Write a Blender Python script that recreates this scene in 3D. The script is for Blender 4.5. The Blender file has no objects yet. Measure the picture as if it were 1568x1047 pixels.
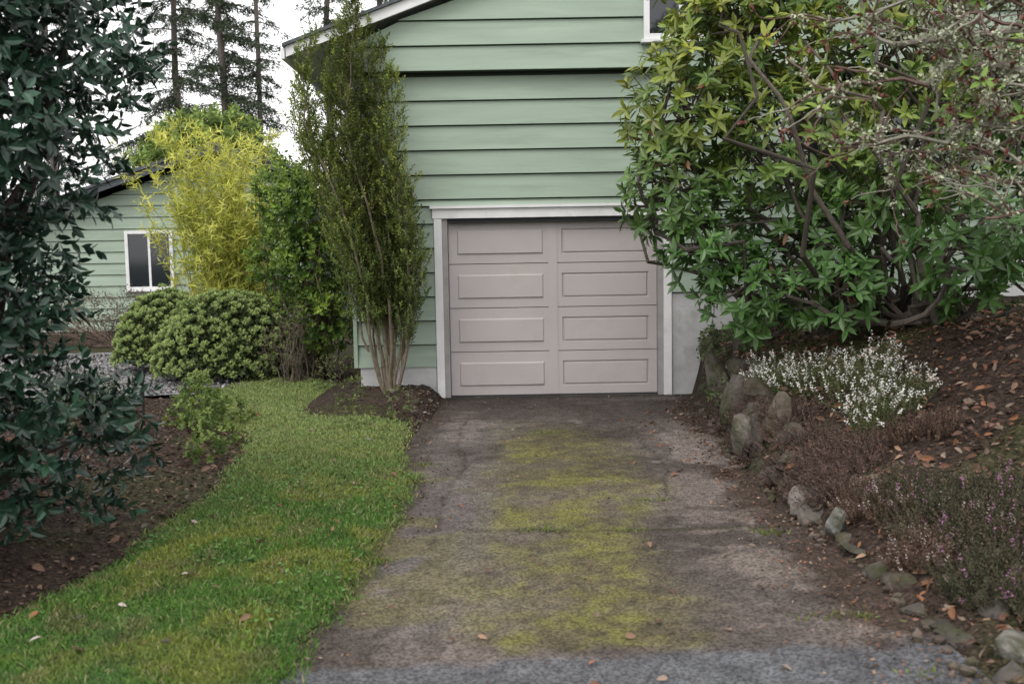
import bpy, bmesh, math, random
import numpy as np
from mathutils import Matrix, Vector
rng=np.random.default_rng(11)
random.seed(5)
scene=bpy.context.scene

# ------------------------------------------------------------------ helpers
_tab=np.random.default_rng(3).random((64,64))
def vn(x,y,s=1.0,o=0.0):
    x=np.asarray(x,float)/s+o*7.3; y=np.asarray(y,float)/s+o*3.1
    xi=np.floor(x).astype(int); yi=np.floor(y).astype(int)
    fx=x-xi; fy=y-yi; fx=fx*fx*(3-2*fx); fy=fy*fy*(3-2*fy)
    a=_tab[xi%64,yi%64]; b=_tab[(xi+1)%64,yi%64]; c=_tab[xi%64,(yi+1)%64]; d=_tab[(xi+1)%64,(yi+1)%64]
    return (a*(1-fx)+b*fx)*(1-fy)+(c*(1-fx)+d*fx)*fy
def fbm(x,y,s=1.0,o=0.0,n=4):
    r=0;a=.5;t=0
    for i in range(n):
        r=r+a*vn(x,y,s/(2**i),o+i*1.7); t+=a; a*=.55
    return r/t
def sm(t):
    t=np.clip(t,0,1); return t*t*(3-2*t)
def unit(v):
    return v/np.maximum(np.linalg.norm(v,axis=-1,keepdims=True),1e-9)
def mixc(a,b,t):
    a=np.asarray(a,float);b=np.asarray(b,float);t=np.asarray(t)[...,None]
    return a*(1-t)+b*t

class MB:
    def __init__(s): s.v=[];s.c=[];s.f=[];s.fm=[];s.n=0
    def add(s,v,fs,c,m=0):
        v=np.asarray(v,float).reshape(-1,3); c=np.asarray(c,float)
        if c.ndim==1: c=np.tile(c,(len(v),1))
        s.v.append(v); s.c.append(c)
        if isinstance(fs,np.ndarray): fs=[fs]
        for f in fs:
            s.f.append(np.asarray(f,dtype=np.int64)+s.n); s.fm.append(m)
        s.n+=len(v)
    def build(s,name,mats,parent=None,smooth=False):
        me=bpy.data.meshes.new(name)
        V=np.concatenate(s.v); C=np.concatenate(s.c)
        me.vertices.add(len(V)); me.vertices.foreach_set('co',V.astype(np.float32).ravel())
        li=np.concatenate([f.ravel() for f in s.f])
        tot=np.concatenate([np.full(len(f),f.shape[1]) for f in s.f])
        mi=np.concatenate([np.full(len(f),m) for f,m in zip(s.f,s.fm)])
        st=np.concatenate([[0],np.cumsum(tot)[:-1]])
        me.loops.add(len(li)); me.loops.foreach_set('vertex_index',li.astype(np.int32))
        me.polygons.add(len(tot)); me.polygons.foreach_set('loop_start',st.astype(np.int32))
        me.polygons.foreach_set('loop_total',tot.astype(np.int32))
        me.polygons.foreach_set('material_index',mi.astype(np.int32))
        me.polygons.foreach_set('use_smooth',np.full(len(tot),smooth))
        at=me.color_attributes.new('Col','FLOAT_COLOR','POINT')
        at.data.foreach_set('color',np.hstack([C,np.ones((len(C),1))]).astype(np.float32).ravel())
        me.update(); me.validate()
        for m in mats: me.materials.append(m)
        ob=bpy.data.objects.new(name,me); scene.collection.objects.link(ob)
        if parent: ob.parent=parent
        return ob
def box(mb,x0,x1,y0,y1,z0,z1,c,m=0):
    v=[(x0,y0,z0),(x1,y0,z0),(x1,y1,z0),(x0,y1,z0),(x0,y0,z1),(x1,y0,z1),(x1,y1,z1),(x0,y1,z1)]
    f=np.array([(0,3,2,1),(4,5,6,7),(0,1,5,4),(1,2,6,5),(2,3,7,6),(3,0,4,7)])
    mb.add(v,f,c,m)
def prism(mb,poly,axis_y0,axis_y1,c,m=0):
    n=len(poly)
    v=[(x,axis_y0,z) for x,z in poly]+[(x,axis_y1,z) for x,z in poly]
    f4=np.array([(i,(i+1)%n,n+(i+1)%n,n+i) for i in range(n)])
    mb.add(v,[f4,np.array([list(range(n))[::-1]]),np.array([list(range(n,2*n))])],c,m)

LEAF_V=np.array([(0,0,0),(.33,0,-.06),(.68,0,-.05),(1,0,0),(.33,.5,.05),(.68,.42,.05),(.33,-.5,.05),(.68,-.42,.05)])
LEAF_F=[np.array([(0,1,4),(2,3,5),(0,6,1),(2,7,3)]),np.array([(1,2,5,4),(1,6,7,2)])]
DIA_V=np.array([(0,0,0),(.45,.5,0),(1,0,0),(.45,-.5,0)]); DIA_F=[np.array([(0,3,2,1)])]
BLD_V=np.array([(0,.5,0),(0,-.5,0),(.6,-.3,0),(1,0,0),(.6,.3,0)]); BLD_F=[np.array([(0,1,2,4)]),np.array([(4,2,3)])]
def leaves(mb,P,D,N,L,W,C,bend=0.0,kind='leaf',m=0):
    n=len(P)
    if n==0: return
    TV,TF={'leaf':(LEAF_V,LEAF_F),'dia':(DIA_V,DIA_F),'blade':(BLD_V,BLD_F)}[kind]
    D=unit(D); S=np.cross(D,N); bad=np.linalg.norm(S,axis=1)<1e-4
    S[bad]=np.cross(D[bad],np.array([.3,.9,.2])); S=unit(S); NN=np.cross(S,D)
    L=np.broadcast_to(L,(n,)); W=np.broadcast_to(W,(n,)); bend=np.broadcast_to(bend,(n,))
    u=TV[:,0][None,:,None]; w=TV[:,1][None,:,None]; h=TV[:,2][None,:,None]
    V=P[:,None,:]+D[:,None,:]*u*L[:,None,None]+S[:,None,:]*w*W[:,None,None]+NN[:,None,:]*(h*W[:,None,None]*1.5-(bend*L)[:,None,None]*u*u)
    k=len(TV); off=(np.arange(n)*k)[:,None,None]
    fs=[(f[None]+off).reshape(-1,f.shape[1]) for f in TF]
    C=np.asarray(C,float)
    if C.ndim==1: C=np.tile(C,(n,1))
    mb.add(V.reshape(-1,3),fs,np.repeat(C,k,axis=0),m)
def tube(mb,path,rad,c,sides=6,m=0):
    path=np.asarray(path,float); k=len(path); rad=np.broadcast_to(rad,(k,))
    T=unit(np.gradient(path,axis=0)); ref=np.array([0.31,.22,.92]) if abs(T[0,2])<.8 else np.array([.95,.2,.1])
    A=unit(np.cross(T,ref)); B=np.cross(T,A)
    th=np.linspace(0,2*np.pi,sides,endpoint=False)
    V=path[:,None]+rad[:,None,None]*(A[:,None]*np.cos(th)[None,:,None]+B[:,None]*np.sin(th)[None,:,None])
    i=np.arange(k-1)[:,None]*sides; j=np.arange(sides)[None]; j2=(j+1)%sides
    f=np.stack([i+j,i+j2,i+sides+j2,i+sides+j],-1).reshape(-1,4)
    mb.add(V.reshape(-1,3),f,c,m)
def wander(a,b,k=7,amp=.1,sag=0.0):
    a=np.asarray(a,float);b=np.asarray(b,float); t=np.linspace(0,1,k)[:,None]
    L=np.linalg.norm(b-a)
    n=rng.normal(size=(k,3))*amp*L*np.sin(np.pi*t)*.6
    n2=rng.normal(size=(1,3))*amp*L*np.sin(np.pi*t)
    p=a+(b-a)*t+n*.5+n2; p[:,2]+= -sag*L*4*(t*(1-t))[:,0]
    return p
def perp(D):
    r=np.cross(D,rng.normal(size=D.shape)); return unit(r)
def sprigs(mb,P,D,n,tl,ang,L,W,C,bend=.15,kind='leaf',jit=.25,twig=None,cj=.25,m=0,tm=0,t0=0.1):
    M=len(P); D=unit(D)
    A=perp(D); B=np.cross(D,A)
    i=np.tile(np.arange(n),M); idx=np.repeat(np.arange(M),n)
    phi=i*2.4+rng.random(M*n)*.6+np.repeat(rng.random(M)*6,n)
    tt=t0+(1-t0)*(i+rng.random(M*n))/n
    tl=np.broadcast_to(tl,(M,))
    tli=tl[idx]
    R=A[idx]*np.cos(phi)[:,None]+B[idx]*np.sin(phi)[:,None]
    an=ang*(1+rng.normal(size=M*n)*.2)*(1.25-.5*tt)
    d=D[idx]*np.cos(an)[:,None]+R*np.sin(an)[:,None]+rng.normal(size=(M*n,3))*jit*.4
    pos=P[idx]+D[idx]*(tli*tt)[:,None]
    nr=D[idx]*np.sin(an)[:,None]-R*np.cos(an)[:,None]+rng.normal(size=(M*n,3))*.15
    Ls=L*(.7+.5*rng.random(M*n)); C=np.asarray(C,float)
    if C.ndim==1: C=np.tile(C,(M,1))
    cc=C[idx]*(1+cj*(rng.random((M*n,1))*2-1))
    leaves(mb,pos,d,nr,Ls,W*Ls/L,cc,bend,kind,m)
    if twig:
        r,tc=twig
        leaves(mb,P-D*.02,D,perp(D),tl+.02,r,tc,0,'blade',tm)

# ------------------------------------------------------------------ materials
def nd(nt,t,**k):
    n=nt.nodes.new(t)
    for a,b in k.items():
        setattr(n,a,b)
    return n
def mat(name,col=None,rough=.6,spec=.4,transl=0,ns=0,na=0,stretch=(1,1,1),bump=0,bs=60,bd=.01,vor=0,va=0,fine=0,metal=0,stain=None):
    m=bpy.data.materials.new(name); m.use_nodes=True; nt=m.node_tree; L=nt.links
    b=nt.nodes['Principled BSDF']; out=nt.nodes['Material Output']
    b.inputs['Roughness'].default_value=rough; b.inputs['Specular IOR Level'].default_value=spec; b.inputs['Metallic'].default_value=metal
    tc=nd(nt,'ShaderNodeTexCoord'); mp=nd(nt,'ShaderNodeMapping'); mp.inputs['Scale'].default_value=stretch
    L.new(tc.outputs['Object'],mp.inputs['Vector'])
    if col is None:
        a=nd(nt,'ShaderNodeAttribute',attribute_name='Col'); cs=a.outputs['Color']
    else:
        a=nd(nt,'ShaderNodeRGB'); a.outputs[0].default_value=(*col,1); cs=a.outputs[0]
    def scale(cs,fac,lo,hi):
        r=nd(nt,'ShaderNodeMapRange'); r.inputs[1].default_value=.25; r.inputs[2].default_value=.75; r.inputs[3].default_value=lo; r.inputs[4].default_value=hi
        L.new(fac,r.inputs[0]); v=nd(nt,'ShaderNodeVectorMath',operation='SCALE'); L.new(cs,v.inputs[0]); L.new(r.outputs[0],v.inputs[3]); return v.outputs[0]
    if ns:
        n=nd(nt,'ShaderNodeTexNoise'); n.inputs['Scale'].default_value=ns; n.inputs['Detail'].default_value=4
        L.new(mp.outputs[0],n.inputs['Vector']); cs=scale(cs,n.outputs[0],1-na,1+na)
    if stain:
        sc,colr,amt,lo=stain
        n=nd(nt,'ShaderNodeTexNoise'); n.inputs['Scale'].default_value=sc; n.inputs['Detail'].default_value=6; n.inputs['Roughness'].default_value=.65
        L.new(mp.outputs[0],n.inputs['Vector'])
        r=nd(nt,'ShaderNodeMapRange'); r.inputs[1].default_value=lo; r.inputs[2].default_value=lo+.2; r.inputs[3].default_value=0; r.inputs[4].default_value=amt
        L.new(n.outputs[0],r.inputs[0]); mx=nd(nt,'ShaderNodeMixRGB'); L.new(r.outputs[0],mx.inputs[0]); L.new(cs,mx.inputs[1]); mx.inputs[2].default_value=(*colr,1); cs=mx.outputs[0]
    if vor:
        v=nd(nt,'ShaderNodeTexVoronoi'); v.inputs['Scale'].default_value=vor; L.new(mp.outputs[0],v.inputs['Vector'])
        s=nd(nt,'ShaderNodeSeparateColor'); L.new(v.outputs['Color'],s.inputs[0]); cs=scale(cs,s.outputs[0],1-va,1+va)
    L.new(cs,b.inputs['Base Color'])
    if bump:
        n=nd(nt,'ShaderNodeTexNoise'); n.inputs['Scale'].default_value=bs; n.inputs['Detail'].default_value=3
        L.new(mp.outputs[0],n.inputs['Vector'])
        bn=nd(nt,'ShaderNodeBump'); bn.inputs['Strength'].default_value=bump; bn.inputs['Distance'].default_value=bd
        L.new(n.outputs[0],bn.inputs['Height']); L.new(bn.outputs[0],b.inputs['Normal'])
    if transl:
        t=nd(nt,'ShaderNodeBsdfTranslucent'); L.new(cs,t.inputs[0]); mx=nd(nt,'ShaderNodeMixShader'); mx.inputs[0].default_value=transl
        L.new(b.outputs[0],mx.inputs[1]); L.new(t.outputs[0],mx.inputs[2]); L.new(mx.outputs[0],out.inputs[0])
    return m
M_leaf=mat('leaf_matte',rough=.55,spec=.35,transl=.3)
M_plain=mat('leaf_opaque',rough=.65,spec=.25)
M_gloss=mat('leaf_glossy',rough=.33,spec=.5)
M_rhodo=mat('leaf_rhododendron',rough=.36,spec=.5,transl=.2)
M_bark=mat('bark',rough=.85,spec=.2,ns=30,na=.35)
M_soil=mat('soil',rough=.95,spec=.15,ns=22,na=.55,bump=1,bs=45,bd=.03,vor=60,va=.35)
M_asph=mat('worn_asphalt',rough=.9,spec=.2,ns=9,na=.22,vor=100,va=.42,bump=.8,bs=130,bd=.005)
M_lawn=mat('lawn_soil',rough=.95,ns=30,na=.3)
M_gravel=mat('gravel',rough=.9,spec=.3,vor=45,va=.45,bump=1,bs=70,bd=.02)
M_chip=mat('litter',rough=.8,spec=.2)
M_rock=mat('rock',rough=.92,spec=.15,ns=9,na=.5,bump=1,bs=16,bd=.03,stain=(6,(.045,.05,.022),.9,.44))
M_sid=mat('green_siding',(.335,.415,.335),rough=.65,spec=.25,ns=2.2,na=.12,stretch=(.35,1,3),bump=.35,bs=9,bd=.006,stain=(2.6,(.215,.265,.205),.45,.52))
M_gap=mat('siding_gap',(.04,.055,.04),rough=.9)
M_white=mat('white_paint',(.78,.78,.78),rough=.5,ns=6,na=.07,stain=(8,(.4,.38,.33),.35,.58))
M_door=mat('door_paint',(.475,.435,.425),rough=.5,spec=.35,ns=1.6,na=.07,stain=(3.2,(.34,.30,.27),.35,.54))
M_conc=mat('painted_concrete',(.5,.5,.5),rough=.9,ns=4,na=.15,bump=.5,bs=25,stain=(3,(.27,.25,.22),.6,.5))
M_dark=mat('dark_trim',(.03,.032,.035),rough=.7)
M_jamb=mat('door_jamb',(.33,.31,.31),rough=.7,ns=5,na=.2)
M_roof=mat('roof_shingle',(.09,.1,.11),rough=.9,ns=12,na=.3,bump=.6,bs=30)
M_glass=mat('window_glass',(.012,.016,.022),rough=.06,spec=.7)
M_flower=mat('petals',rough=.7,transl=.3)

# ------------------------------------------------------------------ terrain
def xe(y): return np.interp(y,[-14,-5,-3.3,-1.5,0],[1.2,1.2,1.25,1.42,1.52])
def HH(y): return np.interp(y,[-14,-7,-5,-3.3,-1,0],[.05,.08,.2,.43,.70,.72])
def XL(y): return np.interp(y,[-14,-7.5,-6.4,-5.66,-4.3,-3.2,-2,-.1],[-1.55,-1.41,-1.3,-1.25,-1.2,-1.32,-1.27,-1.24])
def LLf(y): return np.interp(y,[-14,-9,-6.8,-6.3,-5.5,-4.2,-2.3,-1,.45,2,2.6],[-3.2,-3,-2.75,-2.6,-2.54,-2.49,-2.83,-3.4,-4.15,-4.0,-3.6])+.2*(fbm(y,y*0,.5,2)-.5)
def LRf(y): return np.interp(y,[-14,-7.5,-6.4,-5.66,-4.3,-3.2,-2,-1,-.1,1.0,1.65,2.6],[-1.5,-1.41,-1.3,-1.25,-1.2,-1.4,-1.46,-1.75,-2.25,-2.6,-3.0,-3.5])+.18*(fbm(y,y*0,.3,5)-.5)
def hgt(x,y,rough=True):
    x=np.asarray(x,float);y=np.asarray(y,float)
    H=HH(y); e=xe(y); wd=np.interp(y,[-7.5,-4,-3],[3.4,2.0,1.5])
    z=H*sm((x-e)/.22)+(1.0-H)*sm((x-e-.15)/wd)
    z=z*sm((16-y)/6)
    z=z+.17*sm((-1.2-x)/.25)*sm((x+2.9)/.6)*sm((y+1.9)/1.2)*sm((1.2-y)/.6)
    z=z+.14*sm((-2.75-x)/.9)*sm((-1.5-y)/1.0)
    if rough:
        off=np.maximum(sm((x-e-.05)/.15),np.maximum(sm((LLf(y)-x)/.15),sm((x-LRf(y))/.1)*sm((XL(y)-x)/.1)))
        z=z+off*(.05*(fbm(x,y,.35,1)-.5)+.03*(vn(x,y,.07,4)-.5))
    return z-.012
fx=np.arange(-7,7.001,.07); fy=np.arange(-12,5.001,.07)
gx=np.concatenate([-np.geomspace(600,7.6,26),fx,np.geomspace(7.6,600,26)])
gy=np.concatenate([-np.geomspace(600,12.6,24),fy,np.geomspace(5.6,600,28)])
def grid(mb,X,Y,Z,C,m=0):
    a,b=X.shape
    i=np.arange(a-1)[:,None]*b; j=np.arange(b-1)[None]
    f=np.stack([i+j,i+b+j,i+b+j+1,i+j+1],-1).reshape(-1,4)
    mb.add(np.stack([X,Y,Z],-1).reshape(-1,3),f,C.reshape(-1,3),m)
X,Y=np.meshgrid(gx,gy,indexing='ij'); Z=hgt(X,Y)
soil=mixc((.026,.018,.014),(.065,.045,.035),fbm(X,Y,.6,3))
moss=sm((fbm(X,Y,1.1,9)-.55)/.15)
soil=mixc(soil,(.05,.06,.02),moss*.5)
mo2=sm((X-1.6)/.4)*sm((Y+3.8)/.8)*sm((.3-Y)); soil=mixc(soil,(.07,.085,.022),mo2*.5*sm((fbm(X,Y,.5,77)-.4)/.15))
far=sm((np.hypot(X,Y)-14)/8); soil=mixc(soil,(.05,.07,.03),far)
mb=MB(); grid(mb,X,Y,Z,soil); mb.build('ground',[M_soil],smooth=True)

# driveway
ys=np.arange(-13.5,0.09,.03); us=np.linspace(0,1,92)
Yd,U=np.meshgrid(ys,us,indexing='ij'); x0=XL(Yd)-.06+.1*(fbm(Yd,Yd*0,.3,7)-.5); x1=xe(Yd)+.12
Xd=x0+(x1-x0)*U; Zd=.004+.012*(fbm(Xd,Yd,1.3,3)-.5)
f1=fbm(Xd,Yd,.9,12); f2=fbm(Xd,Yd,.25,15); f3=fbm(Xd,Yd,.08,18)
base=mixc((.068,.056,.05),(.135,.113,.10),sm(f1*1.7-.35))
base=mixc(base,(.048,.038,.033),sm((fbm(Xd,Yd,.5,21)-.5)/.1)*.6)
lt=sm((-.35-Xd)/.25)*sm((-1.2-Yd)/1)*sm((Yd+7.2)/.5); base=mixc(base,(.14,.126,.12),lt*.55*sm(f2*2-.4))
sc=sm((fbm(Xd*.5+Yd*.25,Yd-.25*Xd,.17,25)-.48)/.12)*sm((Xd-.3)/.35)*sm((-4.2-Yd)/1)*sm((fbm(Xd,Yd,.7,27)-.3)/.2)
base=mixc(base,(.19,.157,.137),sc*.55)
dirt=sm((Xd-(xe(Yd)-.34+.5*(f2-.5)))/.2); base=mixc(base,(.05,.034,.026),dirt*.9)
dl=sm(((XL(Yd)+.16+.4*(f2-.5))-Xd)/.12); base=mixc(base,(.05,.038,.028),dl*.75)
cp=np.exp(-(((Xd-1.02)/.25)**2+((Yd+2.9)/1.0)**2))*1.6+ (f2-.5)*2.2; base=mixc(base,(.21,.18,.163),sm((cp-.55)/.3)*.7)
cp=np.exp(-(((Xd+.95)/.28)**2+((Yd+1.9)/1.3)**2))+ (f2-.5)*1.4; base=mixc(base,(.165,.135,.122),sm((cp-.5)/.35)*.6)
mm=sm((Xd+.85+.5*(f1-.5))/.4)*sm((.6-Xd+.7*(f1-.5))/.45)*sm((-1.2-Yd)/2.4)*sm((Yd+7.25+.25*(f2-.5))/.12)
mm=mm*(.4+.6*sm((fbm(Xd,Yd,.45,33)*.6+f2*.4-.32)/.26))*(.8+.5*(f3-.3))
mossc=mixc((.098,.085,.040),(.128,.115,.040),sm((fbm(Xd,Yd,.35,31)-.42)/.2))
base=mixc(base,mossc,np.clip(mm*.85,0,1))
m3=sm((fbm(Xd,Yd,.2,35)*.6+f3*.4-.47)/.14)*mm; base=mixc(base,(.135,.135,.032),np.clip(m3*.6,0,1))
m2=sm((fbm(Xd,Yd,.4,40)-.54)/.1)*sm((-.6-Xd)/.3)*sm((Yd+7.1)/.3)*sm((-3.3-Yd)/1); base=mixc(base,(.11,.10,.035),m2*.55)
ns_=sm((-7.22-Yd+.2*(f2-.5)+.06*Xd)/.12)
new=mixc((.062,.063,.071),(.115,.12,.128),f2); base=mixc(base,new,ns_*.9)
ck=np.exp(-((Yd+5.45+.12*(fbm(Xd,Xd*0,.3,44)-.5))/.018)**2)*sm((Xd+.9)/.3); base=mixc(base,(.03,.03,.012),ck*.8)
for q,(cx,ph) in enumerate([(.62,50),(-.88,60)]):
    ck=np.exp(-((Xd-cx-.25*(fbm(Yd,Yd*0,.9,ph)-.5)-.05*(fbm(Yd,Yd*0,.1,ph+3)-.5))/.014)**2)*sm((fbm(Yd,Yd*0,1.3,ph+7)-.42)/.1)*sm((Yd+7.2)/.2); base=mixc(base,(.028,.024,.018),ck*.7)
ck=np.exp(-((Yd+2.55+.3*(fbm(Xd,Xd*0,.5,64)-.5))/.016)**2)*sm((Xd+.2)/.3); base=mixc(base,(.03,.025,.018),ck*.7)
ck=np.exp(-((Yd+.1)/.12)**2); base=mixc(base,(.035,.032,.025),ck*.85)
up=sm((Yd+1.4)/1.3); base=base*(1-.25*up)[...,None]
base=base*(.7+.6*f3)[...,None]
mb=MB(); grid(mb,Xd,Yd,Zd,base); mb.build('driveway',[M_asph],smooth=True)

# lawn
ys=np.arange(-13,2.61,.05); us=np.linspace(0,1,40)
Yl,U=np.meshgrid(ys,us,indexing='ij'); a=LLf(Yl);b=LRf(Yl); Xl=a+(b-a)*U
def lawnz(x,y):
    a=LLf(y);b=LRf(y); u=np.clip((x-a)/(b-a),0,1)
    return .012+.035*sm(np.minimum(u,1-u)*6)+.05*(fbm(x,y,.45,8)-.5)*sm(np.minimum(u,1-u)*8)
def lawnc(x,y):
    p=sm((fbm(x,y,.33,50)-.44)/.2); q=sm((fbm(x,y,1.0,55)-.45)/.15)
    c=mixc((.075,.155,.025),(.175,.195,.036),p*.75); c=mixc(c,(.08,.165,.045),q*.5)
    c=mixc(c,(.045,.095,.02),sm((fbm(x,y,.14,57)-.54)/.14)*.5)
    c=mixc(c,(.15,.125,.055),sm((fbm(x,y,.2,58)-.6)/.1)*.45)
    farp=sm((y+5.6)/3.8); c=mixc(c,(.235,.29,.10),farp*.75); return c
Zl=lawnz(Xl,Yl); mb=MB(); grid(mb,Xl,Yl,Zl,lawnc(Xl,Yl)*.5)
N=150000
d=np.exp(rng.random(N)*(math.log(13.7)-math.log(3.2))+math.log(3.2)); y=d-11.1; y=np.minimum(y,2.5)
a=LLf(y)-.07; b=LRf(y)+.10; u=rng.random(N); x=a+(b-a)*u
edge=np.minimum(u,1-u)*(b-a); keep=(rng.random(N)<.12+.88*sm(edge/.18)); x=x[keep];y=y[keep];d=d[keep];n=len(x)
P=np.stack([x,y,lawnz(x,y)-.004],1); D=np.stack([rng.normal(size=n)*.75,rng.normal(size=n)*.75,np.ones(n)],1)
c=lawnc(x,y)*(.6+.95*rng.random((n,1))); dry=rng.random(n)<.08; c[dry]=(.29,.26,.13)
hh=(.014+.024*rng.random(n))*(.45+1.1*fbm(x,y,.18,60)); long_=rng.random(n)<.03; hh[long_]*=1.8
leaves(mb,P,D,rng.normal(size=(n,3)),hh,.0030+.0007*d,c,.3,'blade',m=1)
n=3200; y=-8+9*rng.random(n); u=rng.random(n); x=LLf(y)+(LRf(y)-LLf(y))*u; k=fbm(x,y,.5,90)>.52; x=x[k];y=y[k];n=len(x)
P=np.stack([x,y,lawnz(x,y)+.012],1); leaves(mb,P,rng.normal(size=(n,3))*[1,1,.3]+[0,0,.2],np.array([0,0,1.])+rng.normal(size=(n,3))*.3,.03,.018,np.array((.09,.18,.045))*(.6+.8*rng.random((n,1))),.2,'leaf',m=1)
mb.build('lawn',[M_lawn,M_plain])

# gravel path
ys=np.linspace(.45,6,40); us=np.linspace(0,1,60); Yg,U=np.meshgrid(ys,us,indexing='ij')
Xg=-9.5+U*(5.35+.25*np.sin(Yg*2)); Xg=Xg+U*.5
mb=MB(); grid(mb,Xg,Yg,np.full_like(Xg,.012)+.03*fbm(Xg,Yg,.3),mixc((.13,.125,.125),(.26,.255,.26),fbm(Xg,Yg,.3)))
n=9000; P=np.stack([-9+5.3*rng.random(n),.4+5.3*rng.random(n),np.full(n,.035)],1)
leaves(mb,P,rng.normal(size=(n,3))*[1,1,.5],np.array([0,0,1.])+rng.normal(size=(n,3))*.7,.05,.042,np.array([.26,.25,.25])*(.25+1.2*rng.random((n,1))),0,'dia',m=1)
mb.build('gravel_path',[M_gravel,M_chip])

# ------------------------------------------------------------------ litter / mulch
def litter(mb,xr,yr,n,L,pal,zf,cond=None,kind='dia',wid=.55,tilt=.5,lift=.008,bend=.25):
    x=xr[0]+(xr[1]-xr[0])*rng.random(n); y=yr[0]+(yr[1]-yr[0])*rng.random(n)
    if cond is not None: k=cond(x,y); x=x[k];y=y[k]
    n=len(x); pal=np.asarray(pal)
    c=pal[rng.integers(0,len(pal),n)]*(.6+.8*rng.random((n,1)))
    P=np.stack([x,y,zf(x,y)+lift*rng.random(n)+.003],1)
    D=rng.normal(size=(n,3))*[1,1,.25]; NN=np.array([0,0,1.])+rng.normal(size=(n,3))*tilt
    Ls=L*(.5+rng.random(n)); leaves(mb,P,D,NN,Ls,Ls*wid,c,bend,kind)
PB=[(.06,.038,.027),(.11,.07,.05),(.036,.024,.018),(.145,.105,.078),(.08,.05,.036)]
PL=[(.2,.095,.05),(.16,.08,.055),(.24,.15,.10),(.12,.07,.05),(.2,.15,.115)]
rightbed=lambda x,y:(x>xe(y)+.1)
leftbed=lambda x,y:(x<LLf(y)-.02)
midbed=lambda x,y:(x>LRf(y)+.02)&(x<XL(y)-.02)
mb=MB()
litter(mb,(1.2,5),(-9,0),24000,.03,PB,hgt,rightbed)
litter(mb,(1.3,4.6),(-8,-1),5000,.06,PL,hgt,rightbed,'leaf',.42,.6,.03,.4)
litter(mb,(-5.5,-2.3),(-9,.4),20000,.032,PB,hgt,leftbed)
litter(mb,(-5,-2.4),(-8,-2),800,.06,[(.12,.07,.05),(.2,.13,.09),(.08,.06,.05)],hgt,leftbed,'leaf',.45,.6,.03,.4)
litter(mb,(-3.2,-1.15),(-3.4,2.2),12000,.03,PB+[(.2,.17,.15)],hgt,midbed)
litter(mb,(-7,-2.3),(1.5,5),2000,.05,PB,hgt,None)
mb.build('leaf_litter',[M_chip])
mb=MB(); zd=lambda x,y:.012+0*x
litter(mb,(-1.3,1.35),(-8.5,0),2200,.014,PL+PB,zd)
litter(mb,(.7,1.38),(-8.2,0),4600,.02,PL+PB,zd,lambda x,y:rng.random(len(x))<sm((x-xe(y)+.5)/.4))
litter(mb,(-1.4,-1.0),(-8.2,0),2200,.018,PB,zd,lambda x,y:rng.random(len(x))<sm((XL(y)+.28-x)/.25))
litter(mb,(-1.2,1.3),(-8.2,-.2),110,.036,PL,zd,None,'leaf',.5,.5,.01,.4)
litter(mb,(.7,1.3),(-4.2,-1.0),55,.06,PL,zd,None,'leaf',.5,.5,.01,.4)
litter(mb,(-3.2,-1.2),(-8.2,1),170,.04,PL+[(.35,.3,.28)],lambda x,y:lawnz(x,y)+.02,lambda x,y:(x>LLf(y)),'leaf',.5,.5,.01,.4)
mb.build('fallen_leaves',[M_chip])

# ------------------------------------------------------------------ green house
house=bpy.data.objects.new('green_house',None); scene.collection.objects.link(house)
G=(1,1,1)
def board(mb,x0b,x0t,x1,z0,z1,yb,tb=.04,tt=.008,m=0,x1t=None):
    z1=z1-.013
    x1t=x1 if x1t is None else x1t
    v=[(x0b,yb-tb,z0),(x1,yb-tb,z0),(x1t,yb-tt,z1),(x0t,yb-tt,z1),(x0b,yb,z0),(x1,yb,z0),(x1t,yb,z1),(x0t,yb,z1)]
    f=np.array([(0,1,2,3),(4,5,1,0),(5,6,2,1),(7,3,2,6),(4,0,3,7),(4,7,6,5)]); mb.add(v,f,G,m)
E=.267; ZT=3.58; YU=-.12
mb=MB()
z=ZT-.03
while z>.25:
    z0=z-E
    zb=max(z0,.36)
    if z0+E*.5>2.14 :
        board(mb,-2.19,-2.19,2.67,z0,z,0)
    else:
        zt=min(z,2.139)
        if zt-zb>.03: board(mb,-2.19,-2.19,-1.315,zb,zt,0)
        zb2=max(z0,1.13)
        if zt-zb2>.03: board(mb,1.315,1.315,2.67,zb2,zt,0)
        if z>2.139: board(mb,-2.19,-2.19,2.67,2.141,z,0)
    z=z0
EX=-2.82
rl=lambda x:3.68+.36*(x+2.94)
z=ZT
while z<5.6:
    z1=z+E
    xb=max(-2.19,(z-3.68)/.36-2.94+.1); xt=max(-2.19,(z1-3.68)/.36-2.94+.1)
    if z==ZT: xb=xt=-2.19
    xr=8.0-(xb+2.19); xrt=8.0-(xt+2.19)
    board(mb,xb,xt,xr,z,z1,YU,x1t=xrt); z=z1
z=1.13
while z<ZT-.05:
    board(mb,2.68,2.68,8,z,min(z+E,ZT-.01),.9); z+=E
box(mb,-2.235,-2.192,-.05,.06,.36,ZT-.01,G); 
box(mb,-2.185,-1.25,.001,8,.30,3.575,G,1); box(mb,1.25,2.665,.001,8,1.0,3.575,G,1); box(mb,-1.25,1.25,.001,.05,2.05,3.575,G,1); box(mb,2.67,8,.901,8,1.0,3.575,G,1)
prism(mb,[(-2.18,3.576),(7.9,3.576),(7.9,3.8),(2.9,5.6),(-2.18,3.88)],YU+.001,8,G,1)
mb.build('siding_walls',[M_sid,M_gap],house)
mb=MB()
box(mb,-2.17,-1.32,-.02,.3,-.1,.362,G); box(mb,1.32,2.65,-.02,.3,-.1,1.132,G); box(mb,2.66,8,.87,1.2,-.1,1.132,G); 
box(mb,-2.17,-2.0,.301,8,-.1,.299,G)
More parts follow.
